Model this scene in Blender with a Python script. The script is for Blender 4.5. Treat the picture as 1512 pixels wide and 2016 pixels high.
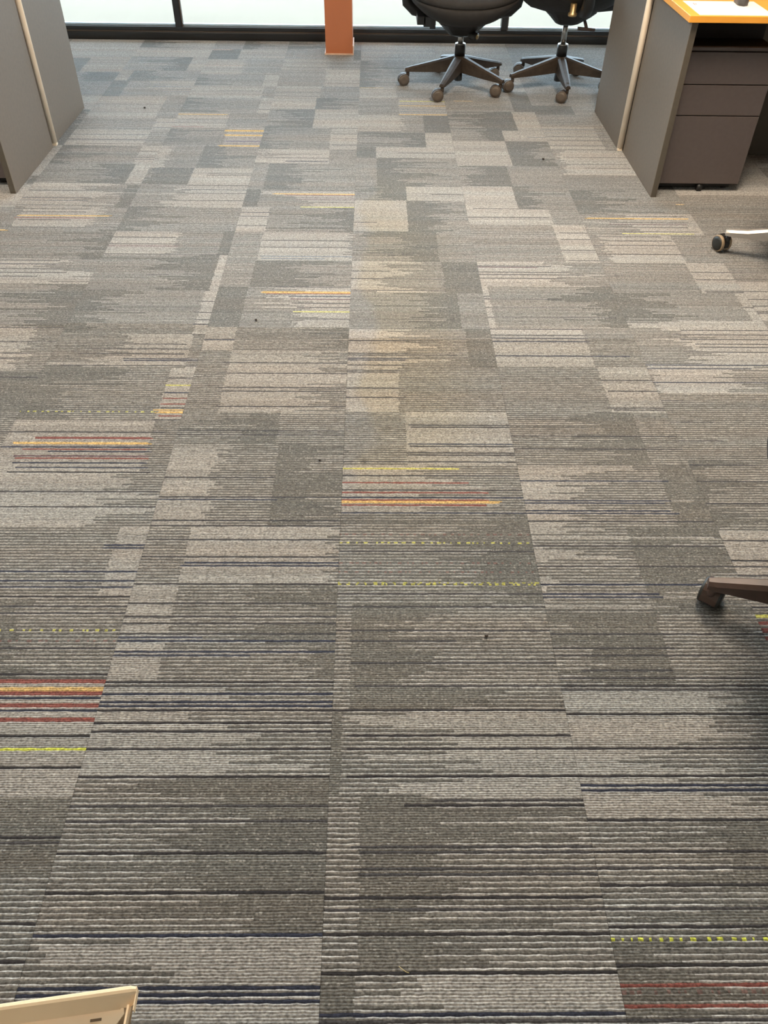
import bpy, bmesh, math, random
import numpy as np
from mathutils import Vector, Matrix

for o in list(bpy.data.objects):
    bpy.data.objects.remove(o, do_unlink=True)
scene = bpy.context.scene
C = scene.collection
R = math.radians
random.seed(7)

# ------------------------------------------------------------------ camera
CAM_H = 1.4947
FOCAL_PX = 1585.0
yaw, pitch, roll = 0.0201594, 0.7599591, -0.0166151
cam_data = bpy.data.cameras.new('camera')
cam_data.sensor_fit = 'VERTICAL'
cam_data.sensor_height = 36.0
cam_data.lens = FOCAL_PX / 2016.0 * 36.0
cam_data.clip_start = 0.02
cam = bpy.data.objects.new('camera', cam_data)
C.objects.link(cam)
fw = Vector((math.sin(yaw) * math.cos(pitch), math.cos(yaw) * math.cos(pitch), -math.sin(pitch)))
rt = Vector((math.cos(yaw), -math.sin(yaw), 0.0))
dn = fw.cross(rt)
r2 = math.cos(roll) * rt + math.sin(roll) * dn
d2 = -math.sin(roll) * rt + math.cos(roll) * dn
cam.matrix_world = Matrix(((r2.x, -d2.x, -fw.x, 0.0), (r2.y, -d2.y, -fw.y, 0.0),
                           (r2.z, -d2.z, -fw.z, CAM_H), (0, 0, 0, 1)))
scene.camera = cam

# ------------------------------------------------------------------ daylight, lamps, exposure
world = bpy.data.worlds.new('sky')
scene.world = world
world.use_nodes = True
wn = world.node_tree.nodes
wn['Background'].inputs[0].default_value = (0.63, 0.83, 1.0, 1.0)
wn['Background'].inputs[1].default_value = 9.5

def area_lamp(x, y, z, sx, sy, watts, col):
    l = bpy.data.lights.new('ceiling_lamp', 'AREA')
    l.shape = 'RECTANGLE'; l.size = sx; l.size_y = sy
    l.energy = watts; l.color = col
    o = bpy.data.objects.new('ceiling_lamp', l)
    o.location = (x, y, z)
    C.objects.link(o)
WARM = (1.0, 0.89, 0.76)
WARMER = (1.0, 0.84, 0.66)
for lx, ly, lw in ((0.95, 2.8, 90), (-1.7, 2.5, 44), (-3.4, 0.6, 20), (0.9, 5.2, 4), (-1.7, 5.2, 4), (-1.1, -0.5, 5)):
    area_lamp(lx, ly, 2.77, 0.6, 1.2, lw, WARMER if lx > 0 else WARM)
scene.view_settings.view_transform = 'Standard'
scene.view_settings.look = 'None'
scene.view_settings.exposure = 0.22
scene.view_settings.gamma = 1.0
scene.view_settings.use_curve_mapping = False

# ------------------------------------------------------------------ helpers
def material(name, col, rough=0.5, metal=0.0, spec=0.5, noise=None, bump=None):
    m = bpy.data.materials.new(name)
    m.use_nodes = True
    nt = m.node_tree
    b = nt.nodes['Principled BSDF']
    b.inputs['Base Color'].default_value = (*col, 1)
    b.inputs['Roughness'].default_value = rough
    b.inputs['Metallic'].default_value = metal
    b.inputs['Specular IOR Level'].default_value = spec
    tc = nt.nodes.new('ShaderNodeTexCoord')
    if noise:
        scale, amount = noise
        n = nt.nodes.new('ShaderNodeTexNoise')
        n.inputs['Scale'].default_value = scale
        n.inputs['Detail'].default_value = 4
        nt.links.new(tc.outputs['Object'], n.inputs['Vector'])
        mp = nt.nodes.new('ShaderNodeMapRange')
        mp.inputs['From Min'].default_value = 0.3
        mp.inputs['From Max'].default_value = 0.7
        mp.inputs['To Min'].default_value = 1 - amount
        mp.inputs['To Max'].default_value = 1 + amount
        nt.links.new(n.outputs['Fac'], mp.inputs['Value'])
        mx = nt.nodes.new('ShaderNodeVectorMath')
        mx.operation = 'SCALE'
        mx.inputs[0].default_value = col
        nt.links.new(mp.outputs['Result'], mx.inputs['Scale'])
        nt.links.new(mx.outputs['Vector'], b.inputs['Base Color'])
    if bump:
        scale, dist = bump
        n = nt.nodes.new('ShaderNodeTexNoise')
        n.inputs['Scale'].default_value = scale
        nt.links.new(tc.outputs['Object'], n.inputs['Vector'])
        bp = nt.nodes.new('ShaderNodeBump')
        bp.inputs['Strength'].default_value = 0.6
        bp.inputs['Distance'].default_value = dist
        nt.links.new(n.outputs['Fac'], bp.inputs['Height'])
        nt.links.new(bp.outputs['Normal'], b.inputs['Normal'])
    return m

class MB:
    """collects shapes in one bmesh and links them as one mesh object"""
    def __init__(self):
        self.bm = bmesh.new()
        self.slot = 0
    def _mark(self, faces, smooth=False):
        for f in faces:
            f.material_index = self.slot
            f.smooth = smooth
    def box(self, x0, x1, y0, y1, z0, z1, bevel=0.0, seg=2, mat=None):
        r = bmesh.ops.create_cube(self.bm, size=1)
        vs = r['verts']
        bmesh.ops.scale(self.bm, vec=(x1 - x0, y1 - y0, z1 - z0), verts=vs)
        bmesh.ops.translate(self.bm, vec=((x0 + x1) / 2, (y0 + y1) / 2, (z0 + z1) / 2), verts=vs)
        if bevel:
            es = list({e for v in vs for e in v.link_edges})
            nb = bmesh.ops.bevel(self.bm, geom=es, offset=bevel, segments=seg, affect='EDGES', profile=0.5)
            vs = list({v for f in nb['faces'] for v in f.verts} | {v for v in vs if v.is_valid})
        fs = list({f for v in vs for f in v.link_faces})
        self._mark(fs)
        if mat is not None:
            bmesh.ops.transform(self.bm, matrix=mat, verts=vs)
        return self
    def lathe(self, prof, n=24, mat=None, smooth=True):
        """prof: list of (radius, z); closed with caps"""
        rings = []
        for r, z in prof:
            rings.append([self.bm.verts.new((r * math.cos(2 * math.pi * i / n), r * math.sin(2 * math.pi * i / n), z)) for i in range(n)])
        fs = []
        for a, b in zip(rings, rings[1:]):
            for i in range(n):
                fs.append(self.bm.faces.new((a[i], a[(i + 1) % n], b[(i + 1) % n], b[i])))
        self._mark(fs, smooth)
        cp = [self.bm.faces.new(rings[0][::-1]), self.bm.faces.new(rings[-1])]
        self._mark(cp)
        if mat is not None:
            bmesh.ops.transform(self.bm, matrix=mat, verts=[v for r in rings for v in r])
        return self
    def sweep(self, sections, smooth=False):
        """sections: list of lists of 3D points (same count) joined into a closed tube"""
        rings = [[self.bm.verts.new(p) for p in s] for s in sections]
        n = len(rings[0])
        fs = []
        for a, b in zip(rings, rings[1:]):
            for i in range(n):
                fs.append(self.bm.faces.new((a[i], a[(i + 1) % n], b[(i + 1) % n], b[i])))
        self._mark(fs, smooth)
        self._mark([self.bm.faces.new(rings[0][::-1]), self.bm.faces.new(rings[-1])])
        return self
    def tube(self, pts, r, n=10):
        pts = [Vector(p) for p in pts]
        secs = []
        for i, p in enumerate(pts):
            t = (pts[min(i + 1, len(pts) - 1)] - pts[max(i - 1, 0)]).normalized()
            u = t.cross(Vector((0, 0, 1)))
            if u.length < 1e-3:
                u = Vector((1, 0, 0))
            u.normalize()
            w = t.cross(u)
            rr = r[i] if isinstance(r, (list, tuple)) else r
            secs.append([p + rr * (math.cos(2 * math.pi * k / n) * u + math.sin(2 * math.pi * k / n) * w) for k in range(n)])
        return self.sweep(secs, True)
    def build(self, name, mats, parent=None):
        bmesh.ops.recalc_face_normals(self.bm, faces=self.bm.faces[:])
        me = bpy.data.meshes.new(name)
        self.bm.to_mesh(me)
        self.bm.free()
        for m in (mats if isinstance(mats, (list, tuple)) else [mats]):
            me.materials.append(m)
        o = bpy.data.objects.new(name, me)
        C.objects.link(o)
        if parent is not None:
            o.parent = parent
        return o

def tag(o, label=None, cat=None, group=None, kind=None):
    if label: o['label'] = label
    if cat: o['category'] = cat
    if group: o['group'] = group
    if kind: o['kind'] = kind
    return o

def thing(name, label, cat, loc=(0, 0, 0), rz=0.0, group=None):
    o = bpy.data.objects.new(name, None)
    o.empty_display_size = 0.1
    C.objects.link(o)
    o.location = loc
    o.rotation_euler = (0, 0, rz)
    return tag(o, label, cat, group)

# ------------------------------------------------------------------ materials
M = {}
M['panel'] = material('taupe_laminate', (0.185, 0.146, 0.110), 0.55, spec=0.3, noise=(60, 0.05))
M['panel_edge'] = material('taupe_edge_band', (0.105, 0.088, 0.066), 0.5, noise=(60, 0.05))
M['drawer'] = material('drawer_laminate', (0.125, 0.100, 0.092), 0.42, noise=(50, 0.05))
M['drawer_in'] = material('pedestal_black', (0.012, 0.012, 0.012), 0.6, noise=(40, 0.1))
M['cream'] = material('cream_trim', (0.97, 0.82, 0.64), 0.45, noise=(30, 0.03))
M['screen'] = material('screen_fabric', (0.20, 0.19, 0.18), 0.9, bump=(900, 0.0005))
M['orange_top'] = material('orange_laminate', (0.92, 0.40, 0.055), 0.38, noise=(12, 0.03))
M['orange_paint'] = material('orange_paint', (0.52, 0.165, 0.062), 0.42, noise=(9, 0.03))
M['caulk'] = material('pale_caulk', (0.75, 0.50, 0.36), 0.6, noise=(40, 0.1))
M['black_alu'] = material('black_aluminium', (0.016, 0.014, 0.012), 0.35, noise=(25, 0.1))
M['bronze_alu'] = material('bronze_gasket', (0.085, 0.06, 0.042), 0.5, noise=(25, 0.1))
M['bead'] = material('glazing_highlight', (0.45, 0.50, 0.52), 0.35, noise=(25, 0.05))  # pale blue-grey stands for a highlight
M['black_plastic'] = material('black_plastic', (0.014, 0.013, 0.012), 0.42, noise=(60, 0.15))
M['seat_fabric'] = material('black_seat_cover', (0.022, 0.019, 0.017), 0.75, noise=(35, 0.2), bump=(600, 0.0006))
M['base_dark'] = material('dark_cast_base', (0.050, 0.036, 0.026), 0.55, metal=0.0, spec=0.3, noise=(40, 0.2))
M['base_bronze'] = material('brown_cast_base', (0.075, 0.044, 0.032), 0.34, metal=0.1, noise=(30, 0.15))
M['silver'] = material('polished_aluminium', (0.46, 0.42, 0.38), 0.42, metal=0.6, noise=(30, 0.05))
M['gas'] = material('gas_lift_steel', (0.45, 0.43, 0.40), 0.25, metal=0.9, noise=(30, 0.05))
M['wheel'] = material('taupe_wheel', (0.115, 0.088, 0.066), 0.5, noise=(40, 0.15))
M['wheel_dark'] = material('dark_wheel', (0.020, 0.021, 0.018), 0.5, noise=(40, 0.15))
M['wheel_rim'] = material('tan_wheel_rim', (0.33, 0.24, 0.15), 0.5, noise=(40, 0.1))
M['brass'] = material('brass_ring', (0.55, 0.38, 0.18), 0.35, metal=0.8, noise=(40, 0.05))
M['paper'] = material('paper', (0.86, 0.80, 0.74), 0.8, noise=(20, 0.02))
M['ink'] = material('red_ink', (0.55, 0.12, 0.10), 0.8, noise=(20, 0.02))
M['mouse'] = material('grey_plastic', (0.065, 0.062, 0.060), 0.45, noise=(60, 0.1))
M['bin'] = material('cream_enamel', (1.0, 0.77, 0.50), 0.45, noise=(18, 0.03))
M['scuff_shade'] = material('brown_scuff_and_shade', (0.20, 0.13, 0.065), 0.8, noise=(120, 0.3))  # real scuff on the plate, and painted shade in the tray gap
M['wall'] = material('wall_paint', (0.62, 0.58, 0.52), 0.9, noise=(6, 0.03))
M['ceiling'] = material('ceiling_tile', (0.78, 0.76, 0.72), 0.95, noise=(60, 0.05))
M['concrete'] = material('pale_concrete', (0.146, 0.112, 0.074), 0.9, noise=(1.3, 0.05))
M['slab'] = material('carpet_backing', (0.10, 0.095, 0.085), 0.95, noise=(80, 0.2))
M['crumb'] = material('brown_crumb', (0.035, 0.022, 0.014), 0.8, noise=(200, 0.3))
M['lint'] = material('straw', (0.50, 0.40, 0.20), 0.8, noise=(200, 0.1))

def glass_material():
    m = bpy.data.materials.new('window_glass')
    m.use_nodes = True
    nt = m.node_tree
    nt.nodes.remove(nt.nodes['Principled BSDF'])
    out = nt.nodes['Material Output']
    tr = nt.nodes.new('ShaderNodeBsdfTransparent')
    tr.inputs[0].default_value = (0.96, 0.96, 0.95, 1)
    gl = nt.nodes.new('ShaderNodeBsdfGlossy')
    gl.inputs['Roughness'].default_value = 0.02
    fr = nt.nodes.new('ShaderNodeFresnel')
    fr.inputs['IOR'].default_value = 1.3
    mx = nt.nodes.new('ShaderNodeMixShader')
    nt.links.new(fr.outputs[0], mx.inputs[0])
    nt.links.new(tr.outputs[0], mx.inputs[1])
    nt.links.new(gl.outputs[0], mx.inputs[2])
    nt.links.new(mx.outputs[0], out.inputs['Surface'])
    return m
M['glass'] = glass_material()

def carpet_material():
    """yarn colour per tuft row comes from the mesh; loops, flecks and a tan tint are added here"""
    m = bpy.data.materials.new('carpet_yarn')
    m.use_nodes = True
    nt = m.node_tree
    N = nt.nodes; L = nt.links
    b = N['Principled BSDF']
    b.inputs['Roughness'].default_value = 0.9
    b.inputs['Specular IOR Level'].default_value = 0.15
    b.inputs['Sheen Weight'].default_value = 0.22
    b.inputs['Sheen Roughness'].default_value = 0.5
    b.inputs['Sheen Tint'].default_value = (0.9, 0.95, 1.0, 1)
    at = N.new('ShaderNodeAttribute'); at.attribute_name = 'yarn'
    geo = N.new('ShaderNodeNewGeometry')
    mp = N.new('ShaderNodeMapping'); mp.inputs['Scale'].default_value = (0.75, 1.0, 1.0)
    L.new(geo.outputs['Position'], mp.inputs['Vector'])
    def noise(scale, detail=2.0):
        n = N.new('ShaderNodeTexNoise'); n.inputs['Scale'].default_value = scale
        n.inputs['Detail'].default_value = detail
        L.new(mp.outputs['Vector'], n.inputs['Vector'])
        return n.outputs['Fac']
    def rng(v, a, b_, c, d):
        n = N.new('ShaderNodeMapRange')
        for k, x in zip(('From Min', 'From Max', 'To Min', 'To Max'), (a, b_, c, d)):
            n.inputs[k].default_value = x
        L.new(v, n.inputs['Value']); return n.outputs['Result']
    def math_(op, a, b_):
        n = N.new('ShaderNodeMath'); n.operation = op
        for i, v in enumerate((a, b_)):
            if isinstance(v, (int, float)): n.inputs[i].default_value = v
            else: L.new(v, n.inputs[i])
        return n.outputs[0]
    loops = noise(230.0, 1.5)
    mott = noise(90.0, 3.0)
    k = math_('MULTIPLY', rng(loops, 0.3, 0.7, 0.55, 1.42), rng(mott, 0.3, 0.7, 0.80, 1.18))
    k = math_('MULTIPLY', k, rng(noise(1.7, 3.0), 0.3, 0.7, 0.93, 1.07))
    sc = N.new('ShaderNodeVectorMath'); sc.operation = 'SCALE'
    L.new(at.outputs['Color'], sc.inputs[0]); L.new(k, sc.inputs['Scale'])
    # pale flecks in the dark yarn
    vo = N.new('ShaderNodeTexVoronoi'); vo.inputs['Scale'].default_value = 200.0
    L.new(mp.outputs['Vector'], vo.inputs['Vector'])
    se = N.new('ShaderNodeSeparateColor'); L.new(vo.outputs['Color'], se.inputs[0])
    dist = math_('LESS_THAN', vo.outputs['Distance'], 0.42)
    fl = math_('MULTIPLY', math_('GREATER_THAN', se.outputs[0], 0.74), dist)
    fl = math_('MULTIPLY', fl, at.outputs['Alpha'])
    fl = math_('MULTIPLY', fl, 0.6)
    mx = N.new('ShaderNodeMix'); mx.data_type = 'RGBA'
    L.new(fl, mx.inputs[0]); L.new(sc.outputs[0], mx.inputs[6])
    mx.inputs[7].default_value = (0.40, 0.385, 0.35, 1)
    # tan tint along the middle of the aisle
    sx = N.new('ShaderNodeSeparateXYZ'); L.new(geo.outputs['Position'], sx.inputs[0])
    warp = rng(noise(2.2, 3.0), 0.3, 0.7, -0.06, 0.06)
    xx = math_('ADD', sx.outputs[0], warp)
    sa = N.new('ShaderNodeMapRange'); sa.interpolation_type = 'SMOOTHSTEP'
    sa.inputs['From Min'].default_value = -0.05; sa.inputs['From Max'].default_value = 0.0
    L.new(xx, sa.inputs['Value'])
    sb = N.new('ShaderNodeMapRange'); sb.interpolation_type = 'SMOOTHSTEP'
    sb.inputs['From Min'].default_value = 0.42; sb.inputs['From Max'].default_value = 0.12
    L.new(xx, sb.inputs['Value'])
    yy = math_('ADD', sx.outputs[1], math_('MULTIPLY', warp, 5.0))
    sy = N.new('ShaderNodeMapRange'); sy.interpolation_type = 'SMOOTHSTEP'
    sy.inputs['From Min'].default_value = 1.3; sy.inputs['From Max'].default_value = 2.0
    L.new(yy, sy.inputs['Value'])
    sz = N.new('ShaderNodeMapRange'); sz.interpolation_type = 'SMOOTHSTEP'
    sz.inputs['From Min'].default_value = 4.3; sz.inputs['From Max'].default_value = 3.3
    L.new(yy, sz.inputs['Value'])
    st = math_('MULTIPLY', math_('MULTIPLY', sa.outputs[0], sb.outputs[0]), math_('MULTIPLY', sy.outputs[0], sz.outputs[0]))
    st = math_('MULTIPLY', st, 0.55)
    mu = N.new('ShaderNodeMix'); mu.data_type = 'RGBA'; mu.blend_type = 'MULTIPLY'
    L.new(st, mu.inputs[0]); L.new(mx.outputs[2], mu.inputs[6])
    mu.inputs[7].default_value = (1.02, 0.93, 0.74, 1)
    L.new(mu.outputs[2], b.inputs['Base Color'])
    bp = N.new('ShaderNodeBump'); bp.inputs['Strength'].default_value = 0.55
    bp.inputs['Distance'].default_value = 0.0022
    L.new(loops, bp.inputs['Height']); L.new(bp.outputs['Normal'], b.inputs['Normal'])
    return m
M['carpet'] = carpet_material()

# ------------------------------------------------------------------ the room
XL, XR, YB, YF, H = -5.2, 5.2, -3.2, 6.34, 2.8
def structure(name, mb, mat, parent=None):
    return tag(mb.build(name, mat, parent), kind='structure')
structure('wall_left', MB().box(XL - 0.12, XL, YB, YF + 0.06, 0, H), M['wall'])
structure('wall_right', MB().box(XR, XR + 0.12, YB, YF + 0.06, 0, H), M['wall'])
structure('wall_back', MB().box(XL, XR, YB - 0.12, YB, 0, H), M['wall'])
structure('ceiling', MB().box(XL - 0.12, XR + 0.12, YB - 0.12, YF + 0.08, H, H + 0.1), M['ceiling'])
floor = structure('floor', MB().box(XL, XR, YB, YF + 0.08, -0.1, -0.006), M['slab'])

# window wall: black aluminium storefront, glass to the floor
RAIL0, RAIL1 = 0.052, 0.078
win = structure('window_1', MB().box(XL, XR, YF - 0.012, YF + 0.05, 0.0, RAIL0 - 0.004, 0.003), M['black_alu'])
MB().box(XL, XR, YF - 0.004, YF + 0.05, RAIL0 - 0.004, RAIL0 + 0.002).build('sill_joint', M['bronze_alu'], win)
MB().box(XL, XR, YF, YF + 0.05, RAIL0 + 0.002, RAIL1, 0.002).build('sill_rail', M['black_alu'], win)
MB().box(XL, XR, YF + 0.03, YF + 0.05, RAIL1, RAIL1 + 0.014, 0.002).build('glazing_highlight', M['bead'], win)  # pale strip paints the highlight along the top of the sill rail
MB().box(XL, XR, YF, YF + 0.05, H - 0.09, H, 0.003).build('head_rail', M['black_alu'], win)
mull = [-1.34 - 2.246 * 1, -1.34, 0.906, 0.906 + 2.246]
for mx_ in mull:
    MB().box(mx_ - 0.024, mx_ + 0.018, YF - 0.006, YF + 0.05, RAIL1, H - 0.09, 0.002).build('mullion', M['black_alu'], win)
    MB().box(mx_ + 0.018, mx_ + 0.026, YF + 0.006, YF + 0.04, RAIL1, H - 0.09, 0.001).build('mullion_gasket', M['bronze_alu'], win)
edges = [XL] + mull + [XR]
for a, b in zip(edges, edges[1:]):
    MB().box(a + 0.026, b - 0.024, YF + 0.024, YF + 0.030, RAIL1, H - 0.09).build('pane', M['glass'], win)

structure('pavement_1', MB().box(-14, 14, YF + 0.1, YF + 26, -0.14, -0.03), M['concrete'])  # paved ground outside the window, not a trim piece

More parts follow.
